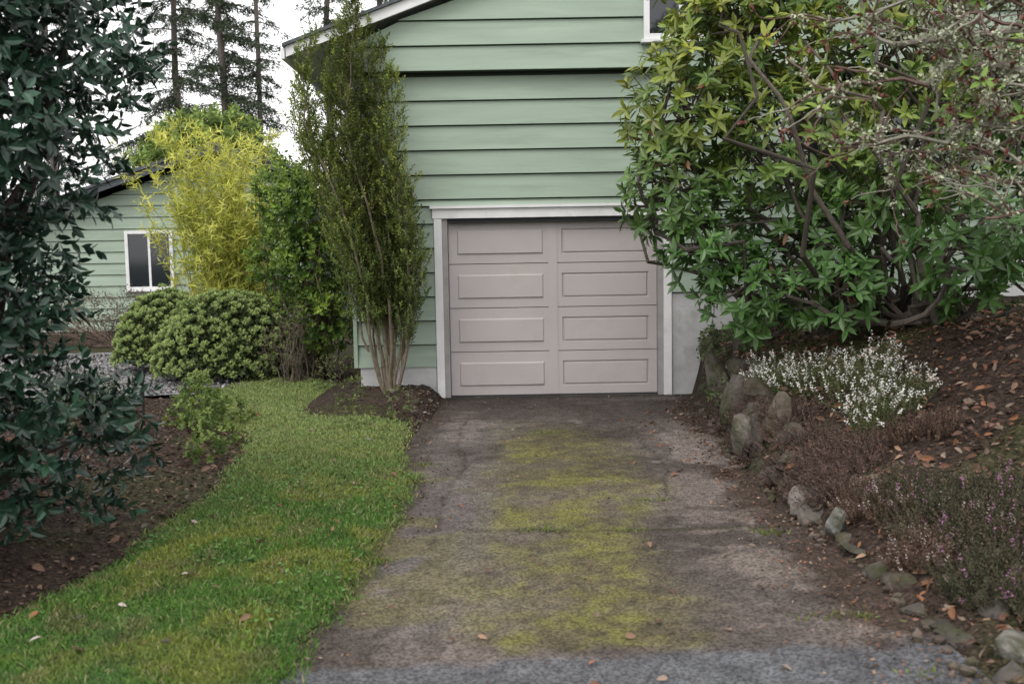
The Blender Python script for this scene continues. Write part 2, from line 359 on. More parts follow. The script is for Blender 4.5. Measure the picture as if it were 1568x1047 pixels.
mb.build('foundation',[M_conc],house)
mb=MB()
def slope(x0,z0,x1,z1,t,y0,y1,m):
    v=[(x0,y0,z0),(x1,y0,z1),(x1,y0,z1+t),(x0,y0,z0+t),(x0,y1,z0),(x1,y1,z1),(x1,y1,z1+t),(x0,y1,z0+t)]
    f=np.array([(0,1,2,3),(4,7,6,5),(0,4,5,1),(3,2,6,7),(0,3,7,4),(1,5,6,2)]); mb.add(v,f,G,m)
zr=rl(2.9); XR=5.8-EX
slope(EX,rl(EX),2.9,zr,.11,-.30,-.265,0); slope(XR,rl(EX),2.9,zr,.11,-.30,-.265,0)
slope(EX-.03,rl(EX-.03)+.111,2.9,zr+.111,.035,-.34,8.5,1); slope(XR+.03,rl(EX-.03)+.111,2.9,zr+.111,.035,-.34,8.5,1)
slope(EX+.02,rl(EX+.02)+.04,2.9,zr+.04,.06,-.262,8.4,2); slope(XR-.02,rl(EX+.02)+.04,2.9,zr+.04,.06,-.262,8.4,2)
box(mb,EX-.05,EX-.01,-.31,8.45,rl(EX)-.02,rl(EX)+.09,G,0)
mb.build('roof',[M_white,M_roof,M_white],house)
mb=MB()
box(mb,-1.31,-1.225,-.055,.02,0.0,1.998,G,0); box(mb,1.225,1.31,-.055,.02,0,1.998,G,0); box(mb,-1.325,1.325,-.06,.02,2.0,2.105,G,0)
box(mb,-1.35,1.35,-.09,.02,2.107,2.138,G,0)
box(mb,-1.224,-1.165,-.02,.14,0,1.998,G,1); box(mb,1.165,1.224,-.02,.14,0,1.998,G,1); box(mb,-1.163,1.163,-.02,.14,1.95,1.998,G,2)
mb.build('door_trim',[M_white,M_jamb,M_dark],house)
bm=bmesh.new(); yD=.06; W=1.16; secH=.4925
for s in range(4):
    z0=.02+s*secH; z1=z0+secH-.008
    zs=[z0,z0+.095,z1-.11,z1]
    xs=[-W,-1.07,-.10,.10,1.07,W]
    vv=[[bm.verts.new((x,yD,zz)) for zz in zs] for x in xs]
    pf=[]
    for i in range(len(xs)-1):
        for j in range(3):
            f=bm.faces.new((vv[i][j],vv[i+1][j],vv[i+1][j+1],vv[i][j+1]))
            if i in(1,3) and j==1: pf.append(f)
    for f in pf:
        bmesh.ops.inset_individual(bm,faces=[f],thickness=.010,depth=-.018)
        bmesh.ops.inset_individual(bm,faces=[f],thickness=.010,depth=0)
        bmesh.ops.inset_individual(bm,faces=[f],thickness=.018,depth=.016)
    for zz,j in((z0,0),(z1,3)):
        e=[bm.verts.new((x,yD+.03,zz)) for x in xs]
        for i in range(len(xs)-1): bm.faces.new((vv[i][j],vv[i+1][j],e[i+1],e[i]))
bmesh.ops.recalc_face_normals(bm,faces=bm.faces)
me=bpy.data.meshes.new('garage_door'); bm.to_mesh(me); me.materials.append(M_door); gd=bpy.data.objects.new('garage_door',me); scene.collection.objects.link(gd); gd.parent=house
mb=MB(); box(mb,-.05,.05,yD-.008,yD+.02,.022,1.985,G,0); box(mb,-W,W,yD+.031,yD+.06,.0,1.998,G,1); box(mb,-W,W,yD-.02,yD+.02,.003,.019,G,1)
mb.build('door_center_stile',[M_door,M_dark],house)
def window(name,x0,x1,z0,z1,y,parent,mul,t=.06):
    mb=MB()
    box(mb,x0,x0+t,y-.07,y,z0,z1,G,0); box(mb,x1-t,x1,y-.07,y,z0,z1,G,0); box(mb,x0+t+.001,x1-t-.001,y-.068,y,z1-t,z1,G,0); box(mb,x0+t+.001,x1-t-.001,y-.068,y,z0,z0+t,G,0)
    box(mb,x0-.03,x1+.03,y-.10,y-.001,z0-.035,z0-.002,G,0)
    for q in mul: box(mb,q-.025,q+.025,y-.06,y-.005,z0+t+.001,z1-t-.001,G,0)
    box(mb,x0+t,x1-t,y-.045,y-.04,z0+t,z1-t,G,1)
    mb.build(name,[M_white,M_glass],parent)
window('upper_window',1.0,1.85,3.86,5.1,YU-.02,house,[1.4])
window('side_window',3.0,4.4,2.0,3.2,.87,house,[3.7])

# ------------------------------------------------------------------ second house
h2=bpy.data.objects.new('green_house.001',None); scene.collection.objects.link(h2)
mb=MB(); YY=11; z=.05; pk=(-6.8,3.95); r2=lambda x:3.9-.33*abs(x-pk[0])
while z<3.9:
    z1=z+.25; hw=lambda zz:(3.85-zz)/.33
    xa=max(-13,pk[0]-hw(z));xb=max(-13,pk[0]-hw(z1)); xc=min(-4.9,pk[0]+hw(z)); xd=min(-4.9,pk[0]+hw(z1))
    if z1>3.85: break
    board(mb,xa,xb,xc,z,z1,YY,x1t=xd); z=z1
box(mb,-12.99,-4.91,YY+.001,YY+7,0,2.0,G,1); prism(mb,[(-12.4,2.001),(-4.95,2.001),(-4.95,3.2),(-6.8,3.8)],YY+.002,YY+7,G,1)
mb.build('siding_walls',[M_sid,M_gap],h2)
mb=MB(); 
slope(-13.5,r2(-13.5),pk[0],r2(pk[0]),.14,YY-.5,YY-.46,0); slope(-4.2,r2(-4.2),pk[0],r2(pk[0]),.14,YY-.5,YY-.46,0)
slope(-13.6,r2(-13.6)+.141,pk[0],r2(pk[0])+.141,.06,YY-.55,YY+7.5,1); slope(-4.1,r2(-4.1)+.141,pk[0],r2(pk[0])+.141,.06,YY-.55,YY+7.5,1)
mb.build('roof',[M_roof,M_roof],h2)
window('window',-8.95,-7.9,.95,2.25,YY-.03,h2,[-8.42],.07)

# ------------------------------------------------------------------ rocks
def rock(mb,c,s,seed,col,sub=3):
    r=np.random.default_rng(seed)
    bm=bmesh.new(); bmesh.ops.create_icosphere(bm,subdivisions=sub,radius=1)
    V=np.array([v.co[:] for v in bm.verts]); F=np.array([[v.index for v in f.verts] for f in bm.faces]); bm.free()
    nrm=unit(r.normal(size=(9,3))); hk=.5+.35*r.random(9)
    dt=V@nrm.T; rr=np.min(np.where(dt>.05,hk/np.maximum(dt,.05),9),axis=1); rr=np.minimum(rr,1.3)
    rr*=1+.10*(fbm(V[:,0]*2+V[:,2],V[:,1]*2-V[:,2],.4,seed)-.5)*2
    V=V*rr[:,None]*1.15; a=(r.random()-.5)*.9; ca,sa=math.cos(a),math.sin(a)
    V=(V*np.asarray(s))@np.array([[ca,sa,0],[-sa,ca,0],[0,0,1]])+np.asarray(c)
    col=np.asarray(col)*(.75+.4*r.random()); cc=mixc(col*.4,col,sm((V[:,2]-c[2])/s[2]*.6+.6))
    mb.add(V,F,cc)
RC=[(.085,.075,.068),(.11,.096,.084),(.065,.057,.05),(.098,.08,.066),(.125,.112,.10)]
mb=MB(); y=-.35; sd=100
while y>-4.6:
    H=float(HH(y)); w=.13+.13*random.random(); zc=-.03; row=0
    while zc<H-.10:
        h=.10+.10*random.random() if H>.3 else .09
        if random.random()<.85:
            rock(mb,(float(xe(y))+.14+.05*row+.06*random.random(),y-.08*random.random()*row,zc+h*.6),(.10+.05*random.random(),w*.78,h*(.8+.4*random.random())),sd,random.choice(RC)); sd+=1
        zc+=h*1.3; row+=1
    y-=w*1.1
while y>-8.6:
    w=.07+.11*random.random(); hz_=float(np.interp(y,[-8,-4.6],[.045,.08]))
    if random.random()<.85:
        rock(mb,(float(xe(y))+.12+.05*random.random(),y,hz_*.2),(.06+.04*random.random(),w*.85,hz_*(.65+.5*random.random())),sd,random.choice(RC)); sd+=1
    if random.random()<.3: rock(mb,(float(xe(y))+.28+.1*random.random(),y-.05,float(hgt(xe(y)+.3,y))),(.05,.07,.04),sd+900,random.choice(RC))
    y-=w*1.6
rock(mb,(1.3,-5.72,.06),(.06,.13,.08),7,(.36,.35,.33)); rock(mb,(1.3,-5.25,.08),(.09,.18,.11),9,(.17,.15,.135))
rock(mb,(1.47,-7.42,.02),(.12,.19,.085),17,(.16,.15,.135)); rock(mb,(1.32,-3.7,.18),(.10,.13,.22),19,(.13,.115,.10)); rock(mb,(1.36,-2.9,.26),(.11,.14,.26),23,(.12,.105,.092)); rock(mb,(1.42,-2.1,.38),(.12,.16,.28),29,(.105,.092,.082))
for i in range(130):
    yy=-.3-7.7*random.random(); rock(mb,(float(xe(yy))-.06+.14*random.random(),yy,.012),(.012+.026*random.random(),)*3,300+i,(.12,.095,.08),1)
mb.build('rock_retaining_wall',[M_rock])
mb=MB()
for i in range(16):
    yy=-2.2+2.1*random.random(); xx=float(LRf(yy))+.1+ (float(XL(yy))-float(LRf(yy))-.15)*random.random(); s=.018+.03*random.random()
    rock(mb,(xx,yy,float(hgt(xx,yy))+s*.1),(s,s*.9,s*.7),500+i,random.choice([(.12,.105,.095),(.09,.075,.07),(.22,.2,.19)]),2)
mb.build('garden_rocks',[M_rock])

# ------------------------------------------------------------------ plants
def blobpts(blobs,n,lo=.45,zs=1.0):
    B=np.array(blobs,float); w=B[:,3]**2; k=rng.choice(len(B),n,p=w/w.sum())
    d=unit(rng.normal(size=(n,3))); r=lo+(1-lo)*rng.random(n)**.6
    P=B[k,:3]+d*(B[k,3]*r)[:,None]*[1,1,zs]; return P,d,r,k
mb=MB(); RB=[(1.12,-2.2,2.84,.6),(.98,-2.3,2.15,.5),(1.25,-2.4,1.65,.42),(1.55,-2.5,1.22,.4),(1.58,-2.2,3.4,.65),(2.0,-2.4,2.4,.7),(2.1,-2.7,1.4,.5),(2.0,-2.2,4.0,.75),(2.9,-2.3,3.4,.75),(3.1,-2.2,2.5,.7),
    (2.8,-3.9,1.62,.40),(2.2,-3.2,1.28,.32),(3.35,-3.7,1.75,.48),(3.9,-2.6,3.1,.85),(4.4,-2.4,2.2,.8),(1.35,-2.0,3.9,.45),(3.0,-2.4,4.3,.7),(2.5,-3.0,1.95,.42),(3.0,-3.3,1.3,.3)]
P,d,r,k=blobpts(RB,2750,.5); D=d*.8+np.array([-.1,-.25,.55])+rng.normal(size=P.shape)*.3
keep=~((P[:,0]>2.3)&(rng.random(len(P))<.25)); P=P[keep];D=D[keep];r=r[keep];k=k[keep]
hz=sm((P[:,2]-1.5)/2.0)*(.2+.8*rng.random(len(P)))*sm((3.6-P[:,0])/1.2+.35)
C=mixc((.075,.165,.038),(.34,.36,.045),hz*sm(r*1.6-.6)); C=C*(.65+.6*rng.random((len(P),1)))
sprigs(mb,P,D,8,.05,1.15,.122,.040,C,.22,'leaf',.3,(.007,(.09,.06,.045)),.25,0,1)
sel=rng.random(len(P))<.06; sprigs(mb,P[sel],-D[sel]+[0,0,-.3],2,.03,.8,.10,.032,np.array((.3,.14,.06)),.2,'leaf',.3,None,.3,0)
base=np.array([2.7,-2.9,1.0]); bc=(.065,.055,.045)
for b in RB:
    for q in range(3):
        s=base+np.array([rng.normal()*.25,rng.normal()*.2,-.08]); e=np.array(b[:3])+rng.normal(size=3)*b[3]*.3
        w=wander(s,e,10,.16,-.02); w[:,2]=np.maximum(w[:,2],1.0+0*w[:,2]) ; tube(mb,w,np.linspace(.026,.009,10),np.array(bc)*(.7+.9*rng.random()),6,2)
for j in range(0,len(P),3):
    b=np.array(RB[k[j]][:3]); s=b+(P[j]-b)*.1+rng.normal(size=3)*.1
    tube(mb,wander(s,P[j],5,.12,.05),np.linspace(.009,.004,5),(.08,.065,.05),4,2)
mb.build('rhododendron_bush',[M_rhodo,M_bark,M_bark])

# lichen covered shrub
mb=MB(); tips=[]
def lichen(pts,dens,sp=.015,sz=.022):
    k=len(pts); L=np.linalg.norm(np.diff(pts,axis=0),axis=1).sum(); nc=max(1,int(L*dens)); m=13
    t=np.repeat(rng.random(nc)*(k-1.001),m); i=t.astype(int); f=(t-i)[:,None]; q=pts[i]*(1-f)+pts[i+1]*f+rng.normal(size=(nc*m,3))*sp
    leaves(mb,q,rng.normal(size=q.shape),rng.normal(size=q.shape),sz*(.6+.9*rng.random(nc*m)),sz*.8,np.array((.52,.56,.39))*(.5+.65*rng.random((nc*m,1))),.3,'dia',1)
def grow(p,dr,L,r,dep):
    k=7; pts=[p]; d_=dr/np.linalg.norm(dr)
    for i in range(k-1):
        d_=d_+rng.normal(size=3)*.2+np.array([0,0,.02]); d_/=np.linalg.norm(d_); pts.append(pts[-1]+d_*L/(k-1))
    pts=np.array(pts); col=np.array((.15,.10,.085)) if rng.random()<.6 else np.array((.29,.28,.23))
    tube(mb,pts,np.linspace(r,r*.6,k),col,5,0)
    far=pts[:,0].mean()<1.9
    if rng.random()<((.85 if dep else .4)*(.5 if far else 1)): lichen(pts,12 if dep else 6)
    if dep==0: tips.append((pts[-1],d_)); return
    for j in range(random.choice([2,3,4])):
        i=random.randint(2,k-1); a=pts[i]; nd_=d_+rng.normal(size=3)*.5+np.array([-.1,0,.12])
        grow(a,nd_,L*(.5+.3*random.random()),r*.6,dep-1)
S0=np.array([3.9,-5.2,.9])
for tx,ty,tz,L in [(1.35,-5.3,2.75,1.0),(1.6,-5.0,3.1,1),(1.5,-5.4,2.5,1),(1.7,-5.2,2.2,1),(2.1,-5.4,1.95,.9),(2.2,-5.2,3.3,1),(1.9,-4.9,2.85,1),(2.2,-5.0,2.4,.8),(2.5,-5.4,2.95,1),(2.4,-5.3,2.6,1)]:
    m_=np.array([2.9+.3*rng.random(),ty,tz-.15+.1*rng.normal()]); w=np.vstack([wander(S0,m_,6,.06),wander(m_,(tx+.4,ty,tz),8,.14)[1:]])
    tube(mb,w,np.linspace(.034,.015,len(w)),(.27,.25,.21),6,0); lichen(w,26,.022,.028)
    for q in range(3): grow(w[-1-2*q],np.array([-1,rng.normal()*.3,.1+rng.normal()*.35]),.55*L,.0135,2)
T=np.array([t[0] for t in tips]); TD=np.array([t[1] for t in tips])
sprigs(mb,T,TD,6,.04,.5,.036,.017,np.array((.17,.07,.055)),.1,'leaf',.3,None,.4,1)
sel=rng.random(len(T))<.3
sprigs(mb,T[sel],TD[sel]+[0,0,.4],5,.03,1.0,.08,.028,np.array((.15,.24,.05)),.2,'leaf',.3,None,.3,1)
mb.build('lichen_covered_shrub',[M_bark,M_plain])

# laurel (left foreground)
mb=MB(); LB=[(-3.6,-6.1,.95,.65),(-3.55,-5.9,1.6,.7),(-3.2,-5.9,2.55,.7),(-3.15,-5.9,3.1,.7),(-3.5,-5.9,3.7,.8),(-3.9,-6.2,1.6,.9),(-4.0,-6,2.8,1.0),(-3.1,-5.8,.6,.48),(-3.6,-6.8,1.2,.75),(-3.7,-6.8,2.4,.85),(-4.4,-5.5,1.0,.7),(-2.85,-5.6,2.75,.42),(-2.9,-5.6,.62,.40),(-3.0,-5.9,2.0,.42),(-3.2,-6.0,1.4,.42)]
P,d,r,k=blobpts(LB,3300,.5); ok=(P[:,2]>.25); P=P[ok];d=d[ok];r=r[ok]
D=d+np.array([.15,-.1,.25])+rng.normal(size=P.shape)*.4
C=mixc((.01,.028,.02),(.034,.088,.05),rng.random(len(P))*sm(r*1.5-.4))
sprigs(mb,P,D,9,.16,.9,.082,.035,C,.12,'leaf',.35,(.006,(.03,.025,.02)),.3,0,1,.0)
for b in LB:
    for q in range(2): tube(mb,wander((-3.75+rng.normal()*.1,-6.1+rng.normal()*.1,.05),b[:3],8,.06),np.linspace(.04,.012,8),(.05,.04,.035),6,1)
mb.build('laurel_bush',[M_gloss,M_bark])

# columnar tree: many near-vertical plumes leaning together
mb=MB(); b0=np.array([-1.78,-.55,.12])
zk=[.1,.84,1.5,2.2,2.9,3.6,3.9,4.24,4.5]
lk=[-1.86,-2.05,-2.18,-2.42,-2.72,-2.64,-2.48,-2.24,-2.1]; rk=[-1.70,-1.53,-1.48,-1.52,-1.58,-1.64,-1.68,-1.8,-1.92]
PP=[];DD=[];CC=[]
US=[(.55,4.4),(.42,4.25),(.68,4.15),(.3,4.05),(.18,3.85),(.06,3.55),(.8,3.85),(.93,3.45),(.5,3.7),(.12,3.2),(.36,3.4),(.64,3.3),(.98,2.6),(.25,2.9),(.75,2.9),(.0,2.85),(.9,2.3),(.45,2.6),(.15,2.3),(.6,2.3),(.85,1.9),(.3,2.0)]
for s_,(u,top) in enumerate(US):
    zz=np.linspace(.1,top,18); uu=u+.05*np.sin(zz*2+s_); xx=np.interp(zz,zk,lk)*(1-uu)+np.interp(zz,zk,rk)*uu
    yo=(random.random()-.5)*.7; yy=b0[1]+yo*sm(zz/2.2)
    xx=xx+rng.normal(size=18)*.012*(zz>.3); p=np.stack([xx,yy,zz],1); p[0]=b0+np.array([(u-.5)*.14,yo*.08,0])
    if s_<12: tube(mb,p,np.linspace(.021,.004,18),np.array((.2,.165,.12))*(.7+.5*random.random()),6,1)
    else: tube(mb,p[3:],np.linspace(.013,.004,15),np.array((.16,.13,.09)),5,1)
    zs0=.6+.55*random.random(); n=int(330*(top-zs0)/2.5)
    z_=zs0+(top-zs0)*rng.random(n)**.95; t=(z_-zs0)/(top-zs0)
    X_=np.interp(z_,zz,p[:,0]); Y_=np.interp(z_,zz,p[:,1])
    rad=(.135*np.clip(np.sin(np.clip(t*.90+.1,0,1)*np.pi),0,1)**.5+.012)*(.35+1.15*vn(z_*5,z_*0+s_*5.,1,3))
    a=rng.random(n)*6.283; rr=rad*np.sqrt(rng.random(n))
    PP.append(np.stack([X_+np.cos(a)*rr,Y_+np.sin(a)*rr,z_+rng.normal(size=n)*.02],1))
    DD.append(np.stack([np.cos(a)*.4,np.sin(a)*.4,np.ones(n)],1)+rng.normal(size=(n,3))*.25)
    tone=.65+.8*((s_*.377)%1)
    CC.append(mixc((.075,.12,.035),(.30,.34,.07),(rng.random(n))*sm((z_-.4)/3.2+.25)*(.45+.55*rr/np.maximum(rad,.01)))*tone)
P=np.vstack(PP);D=np.vstack(DD);C=np.vstack(CC)
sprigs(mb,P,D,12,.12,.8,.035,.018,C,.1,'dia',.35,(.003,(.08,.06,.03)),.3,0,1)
mb.build('columnar_tree',[M_leaf,M_bark])

# bamboo
mb=MB(); PP=[];DD=[];CC=[]
for i in range(90):
    b=np.array([-4.95+rng.normal()*.3,5.0+rng.normal()*.3,.0]); a=rng.random()*6.28; H=2.2+1.8*rng.random(); sp=.25+.7*rng.random()
    t=np.linspace(0,1,10)[:,None]; p=b+np.hstack([np.cos(a)*sp*t**1.8*1.1-.12*t,np.sin(a)*sp*t**1.8,H*t-.25*t**4])
    tube(mb,p,np.linspace(.009,.004,10),(.35,.35,.1),4,1)
    n=34; tt=.2+.8*rng.random(n); ii=(tt*8.999).astype(int); q=p[ii]+(p[ii+1]-p[ii])*(tt*8.999-ii)[:,None]
    PP.append(q); dd=rng.normal(size=(n,3)); dd[:,2]=np.abs(dd[:,2])*.7+.3; DD.append(dd); CC.append(mixc((.30,.35,.06),(.72,.71,.15),rng.random(n)**.7*(.4+.6*tt)))
P=np.vstack(PP);D=np.vstack(DD);C=np.vstack(CC)
sprigs(mb,P,D,7,.2,.9,.12,.021,C,.35,'blade',.5,(.004,(.4,.38,.1)),.25,0,1)
mb.build('bamboo',[M_leaf,M_leaf])

def shrub(name,blobs,n,leafL,leafW,c0,c1,nl=8,tl=.12,base=None,mats=None,lo=.5,twigs=12,ang=.9,bias=(0,-.1,.35),kind='leaf',tr=.012,barkc=(.1,.08,.06),cut=.03):
    mb=MB(); P,d,r,k=blobpts(blobs,n,lo); ok=P[:,2]>cut; P=P[ok];d=d[ok];r=r[ok]
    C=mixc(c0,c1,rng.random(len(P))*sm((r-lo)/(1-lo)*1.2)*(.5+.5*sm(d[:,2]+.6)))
    sprigs(mb,P,d+np.array(bias)+rng.normal(size=P.shape)*.35,nl,tl,ang,leafL,leafW,C,.15,kind,.3,(.004,barkc),.25,0,1)
    if base is not None:
        for b in blobs:
            for q in range(twigs):
                e=np.array(b[:3])+rng.normal(size=3)*b[3]*.45
                tube(mb,wander(np.array(base)+rng.normal(size=3)*[.08,.08,0],e,7,.08),np.linspace(tr,tr*.35,7),np.array(barkc)*(.7+.7*rng.random()),5,1)
    return mb.build(name,mats or [M_leaf,M_bark])
shrub('climbing_green_shrub',[(-3.1,1.9,2.2,.42),(-3.45,2.3,2.45,.38),(-3.0,1.8,1.5,.42),(-2.8,1.6,.8,.38),(-3.5,2.3,1.6,.45),(-3.3,2.3,.8,.45)],1500,.07,.034,(.05,.11,.02),(.30,.42,.06),8,.14,(-3.1,2.0,0))
shrub('bare_twig_shrub',[(-3.3,1.2,.5,.26),(-3.15,1.2,.8,.2)],200,.03,.013,(.1,.09,.05),(.2,.17,.1),5,.12,(-3.15,1.3,.0),twigs=18,tr=.007,barkc=(.15,.12,.1))
def mound(name,c,rx,ry,rz,nl):
    mb=MB(); i=np.arange(nl)+.5; ph=i*2.39996; zz=1-i/nl*1.02; rr=np.sqrt(np.maximum(1-zz*zz,0))
    d=np.stack([rr*np.cos(ph),rr*np.sin(ph),zz],1)+rng.normal(size=(nl,3))*.03; d=unit(d); big=.90+.2*fbm(d[:,0]*2+5,d[:,1]*2+d[:,2]*2,.6,c[0]); 
    LP=np.array(c)+d*[rx,ry,rz]*(big*(.97+.06*rng.random(nl)))[:,None]
    m=16; idx=np.repeat(np.arange(nl),m); dd=unit(rng.normal(size=(nl*m,3))+d[idx]*1.1+[0,0,.3])
    P=LP[idx]+dd*.042; D=dd*.6+d[idx]*.5+[0,0,.5]
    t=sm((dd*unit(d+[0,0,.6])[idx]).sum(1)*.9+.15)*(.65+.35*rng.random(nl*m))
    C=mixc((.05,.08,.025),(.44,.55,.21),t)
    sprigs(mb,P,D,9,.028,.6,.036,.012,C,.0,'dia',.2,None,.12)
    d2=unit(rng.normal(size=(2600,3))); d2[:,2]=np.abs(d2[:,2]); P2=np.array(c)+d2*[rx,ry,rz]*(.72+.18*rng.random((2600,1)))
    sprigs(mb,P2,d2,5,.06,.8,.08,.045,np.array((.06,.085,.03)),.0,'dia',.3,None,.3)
    for q in range(14): tube(mb,wander((c[0],c[1],0),LP[rng.integers(nl)]*.97+np.array(c)*.03,6,.06),np.linspace(.025,.01,6),(.07,.05,.04),5,1)
    mb.build(name,[M_plain,M_bark])
mound('dwarf_mountain_pine',(-4.2,2.0,.14),.93,.78,.97,420)
mound('dwarf_mountain_pine.001',(-5.4,3.1,.2),.7,.6,.9,280)
shrub('hedge_shrub',[(-4.4,5.9,.5,.6),(-6.4,8,.4,.5),(-7.4,8.2,.4,.45)],800,.06,.03,(.05,.06,.03),(.14,.14,.07),7,.14,(-6,7.6,0),twigs=8)
shrub('brown_perennial_shrub',[(-8.4,7.6,.5,.5),(-7.7,7.9,.55,.45),(-9.3,7.8,.5,.55),(-6.6,7.6,.5,.45),(-10.2,7.8,.5,.55)],1000,.05,.02,(.09,.06,.04),(.2,.17,.12),6,.2,(-8.0,7.6,0),twigs=14,barkc=(.16,.12,.1))
shrub('groundcover_plants',[(-3.2,-1.6,.08,.2),(-3.6,-1.2,.08,.24),(-3.9,-.4,.08,.22),(-3.05,-2.6,.06,.18),(-4.1,.2,.06,.2),(-3.3,-2.2,.07,.18),(-2.9,-3.3,.05,.15),(-3.5,-1.9,.08,.2)],600,.045,.026,(.07,.12,.025),(.24,.32,.08),6,.05,cut=.02)
shrub('evergreen_shrub',[(-4.5,-2.0,.15,.36),(-4.8,-.9,.1,.3),(-4.0,-3.0,.2,.36),(-5.4,-.1,.08,.25)],650,.045,.022,(.02,.045,.02),(.08,.13,.05),7,.12,(-4.3,-1.9,0),[M_gloss,M_bark],twigs=6)
shrub('weeds',[(-1.9,-2.1,.12,.18),(-1.6,-1.5,.16,.14),(-2.2,-.9,.2,.2),(-1.5,-2.7,.04,.12),(-2.5,.5,.2,.3),(-1.5,-2.2,.1,.12)],360,.028,.014,(.09,.13,.035),(.22,.27,.08),5,.05,cut=.02)
mb=MB()
for cx,cy,R,n in[(-.28,-5.45,.08,70),(.95,-5.6,.06,50),(.42,-4.8,.06,40),(-.2,-2.3,.09,40),(1.0,-6.9,.1,50),(-1.2,-4.2,.08,60),(-1.28,-5.0,.06,50),(1.05,-7.5,.05,20),(.2,-5.5,.05,20),(-1.15,-3.6,.08,50),(-1.2,-6.0,.07,60)]:
    P=np.stack([cx+rng.normal(size=n)*R,cy+rng.normal(size=n)*R*.45,np.full(n,.006)],1); leaves(mb,P,rng.normal(size=(n,3))*[.8,.8,.2]+[0,0,.6],rng.normal(size=(n,3)),.02+.025*rng.random(n),.008,np.array((.15,.19,.04))*(.6+.7*rng.random((n,1))),.3,'blade')
mb.build('driveway_weeds',[M_leaf])

def heather(name,spots,n,h,c0,c1,flower=None,fn=.5,fl=.012,lean=(-.15,-.1,0)):
    mb=MB(); S=np.array(spots); k=rng.integers(0,len(S),n); a=rng.random(n)*6.28; q=np.sqrt(rng.random(n)); r=S[k,2]*q
    x=S[k,0]+np.cos(a)*r; y=S[k,1]+np.sin(a)*r; P=np.stack([x,y,hgt(x,y,False)+.0],1); P[:,2]=np.maximum(P[:,2],.03)
    D=np.stack([np.cos(a)*.55*q,np.sin(a)*.55*q,np.ones(n)],1)+np.array(lean)+rng.normal(size=(n,3))*.22; D=unit(D)
    H=h*(.45+.7*rng.random(n))*(1.15-.5*q); C=mixc(c0,c1,rng.random(n))
    sprigs(mb,P,D,18,H,.7,.017,.005,C,.1,'dia',.3,(.004,np.array(c0)*.8),.3,0,0,.15)
    if flower is not None:
        s=rng.random(n)<fn; m=int(s.sum()); T=P[s]+D[s]*H[s][:,None]*.92
        sprigs(mb,T,D[s],6,.05,1.1,fl,fl*.75,np.array(flower),.1,'dia',.4,None,.15,1)
    mb.build(name,[M_plain,M_flower])
BR=((.06,.040,.028),(.165,.105,.075))
heather('white_heather',[(1.75,-3.3,.2),(1.95,-3.55,.22),(2.05,-4.0,.22),(2.2,-4.35,.18),(1.65,-3.1,.14),(1.95,-4.5,.13),(2.25,-3.7,.15)],950,.29,(.06,.08,.03),(.16,.18,.07),(.76,.74,.70),.5,.017)
heather('dried_heather',[(1.5,-3.9,.25),(1.5,-4.5,.27),(1.5,-5.0,.24),(1.42,-3.3,.15),(1.7,-4.8,.22),(1.42,-2.7,.1),(1.4,-5.3,.13)],2300,.2,(.055,.037,.03),(.175,.115,.095),lean=(-.75,-.3,-.15))
heather('dried_heather.001',[(2.2,-4.9,.13),(2.05,-4.75,.14)],300,.15,*BR)
heather('pink_heather',[(1.7,-6.2,.25),(1.9,-6.5,.26),(1.6,-6.9,.2),(1.95,-6.0,.22),(1.75,-7.2,.2),(1.7,-5.7,.2)],2200,.23,(.03,.036,.018),(.11,.095,.055),(.4,.17,.33),.04,.011,lean=(-.35,-.15,0))
heather('pink_heather.001',[(1.75,-6.3,.35),(1.52,-5.7,.2),(1.45,-6.5,.13)],1000,.17,*BR,(.5,.42,.4),.12,.009)
shrub('trailing_plant',[(1.62,-1.0,.66,.16),(1.5,-1.5,.5,.13),(1.7,-1.6,.68,.14),(1.36,-2.4,.35,.09),(1.5,-2.7,.42,.1)],220,.045,.022,(.07,.1,.04),(.2,.25,.1),5,.06)
shrub('moss_groundcover',[(3.2,-2.0,.95,.5),(2.3,-1.7,.92,.4),(3.9,-2.6,.97,.5)],600,.04,.018,(.02,.04,.015),(.06,.09,.03),6,.08)

mb=MB(); tube(mb,[(-4.0,-1.7,0),(-3.99,-1.7,.3),(-3.98,-1.7,.62)],.012,(.03,.03,.035),8); tube(mb,[(-4.05,-1.7,.42),(-3.93,-1.7,.44)],.008,(.2,.2,.2),6)
mb.build('garden_stake',[M_chip])

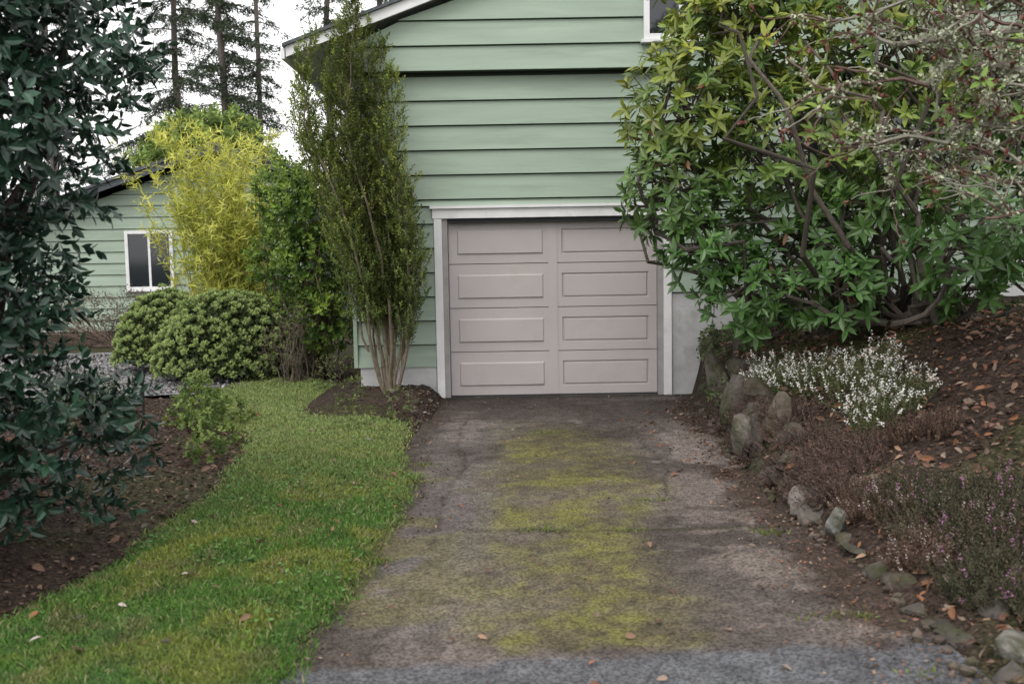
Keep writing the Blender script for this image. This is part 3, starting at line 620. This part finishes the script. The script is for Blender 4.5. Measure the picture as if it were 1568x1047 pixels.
# ------------------------------------------------------------------ background trees
def fir(name,x,y,H,R,z0,dens=1.0,c0=(.035,.05,.032),c1=(.09,.12,.07),tr=.2,step=.36):
    mb=MB(); w=np.array([[x+.05*rng.normal(),y,z] for z in np.linspace(0,H,14)]); tube(mb,w,np.linspace(tr,.03,14),(.13,.11,.1),8,1)
    PP=[];DD=[]; z=z0
    while z<min(H-.3,17):
        for q in range(3):
            a=rng.random()*6.283; L=R*(1-(z/H))**.6*(.4+.8*rng.random()); k=8; t=np.linspace(0,1,k)[:,None]
            dirv=np.array([math.cos(a),math.sin(a),0]); p=np.array([x,y,z])+dirv*L*t+np.array([0,0,1])*(.12*L*t-.42*L*t**2)
            tube(mb,p,np.linspace(.03,.008,k),(.07,.06,.05),4,1)
            n=int(L*38*dens); tt=(.15+.85*rng.random(n)); ii=(tt*6.999).astype(int); qn=p[ii]+(p[ii+1]-p[ii])*(tt*6.999-ii)[:,None]
            PP.append(qn+rng.normal(size=(n,3))*[.12,.12,.05]); dd=dirv*.6+rng.normal(size=(n,3))*.7; dd[:,2]=-.45-.5*rng.random(n); DD.append(dd)
        z+=step*(.8+.5*rng.random())
    P=np.vstack(PP);D=np.vstack(DD);n=len(P); C=mixc(c0,c1,rng.random(n))
    sprigs(mb,P,D,4,.22,.6,.18,.045,C,.1,'dia',.4,None,.3)
    mb.build(name,[M_plain,M_bark])
fir('fir_tree',-11.7,29,24,2.9,3.5,1.2,step=.38); fir('fir_tree.001',-10.3,29,25,1.6,6.5,.5,tr=.13,step=.5); fir('fir_tree.002',-14.5,32,24,3.4,3,1.1,step=.38)
fir('fir_tree.003',-7.9,31,23,1.6,3,.8,step=.45); fir('fir_tree.004',-5.3,28,22,2.2,3,.9,step=.42); fir('fir_tree.005',-19.0,30,23,3.0,2,.8,step=.45)
shrub('broadleaf_tree',[(-9.3,17.5,4.4,1.2),(-8.5,17.5,4.7,1.0),(-10.2,18,3.8,1.2),(-7.8,18,3.9,.9)],2200,.16,.08,(.09,.15,.03),(.3,.4,.1),7,.3,(-9,17.8,0),twigs=8,tr=.05)
DT=[]
for i in range(26):
    x=-30+1.35*i+rng.normal()*.5; DT.append((x,40+rng.normal()*3,1.4+rng.random()*1.3,1.9+rng.random()*.7))
shrub('distant_trees',DT,3600,.35,.2,(.02,.035,.018),(.07,.1,.04),6,.5,kind='dia',bias=(0,-.2,.3),mats=[M_plain,M_bark])

# ------------------------------------------------------------------ light
el,az=math.radians(52),math.radians(205)
w=bpy.data.worlds.new('World'); scene.world=w; w.use_nodes=True; nt=w.node_tree
bg=nt.nodes['Background']; sky=nt.nodes.new('ShaderNodeTexSky'); sky.sky_type='NISHITA'; sky.sun_disc=False; sky.sun_elevation=el; sky.sun_rotation=az
sky.air_density=1.0; sky.dust_density=3.0; sky.ozone_density=1
hs=nt.nodes.new('ShaderNodeHueSaturation'); hs.inputs['Saturation'].default_value=.5; hs.inputs['Value'].default_value=1.2
mx=nt.nodes.new('ShaderNodeMixRGB'); mx.inputs[0].default_value=.8; mx.inputs[2].default_value=(13.2,13.0,13.0,1)   # overcast cloud layer
nt.links.new(sky.outputs[0],hs.inputs['Color']); nt.links.new(hs.outputs[0],mx.inputs[1]); nt.links.new(mx.outputs[0],bg.inputs[0]); bg.inputs[1].default_value=.15
sd_=bpy.data.lights.new('sun','SUN'); sd_.energy=1.0; sd_.angle=math.radians(30); sd_.color=(1,.97,.92)
so=bpy.data.objects.new('sun',sd_); scene.collection.objects.link(so)
dv=Vector((math.sin(az)*math.cos(el),math.cos(az)*math.cos(el),math.sin(el))); so.rotation_euler=dv.to_track_quat('Z','Y').to_euler(); so.location=dv*30
# ------------------------------------------------------------------ camera
cd=bpy.data.cameras.new('camera'); cam=bpy.data.objects.new('camera',cd); scene.collection.objects.link(cam); scene.camera=cam
cd.lens=35; cd.sensor_width=36; cd.clip_end=2000
cam.matrix_world=Matrix.Translation((-.47,-11.1,1.6))@Matrix.Rotation(math.radians(84.95),4,'X')@Matrix.Rotation(math.radians(-1.0),4,'Z')
cd.dof.use_dof=True; cd.dof.focus_distance=10.5; cd.dof.aperture_fstop=2.8
scene.view_settings.view_transform='Standard'; scene.view_settings.look='None'; scene.view_settings.exposure=0
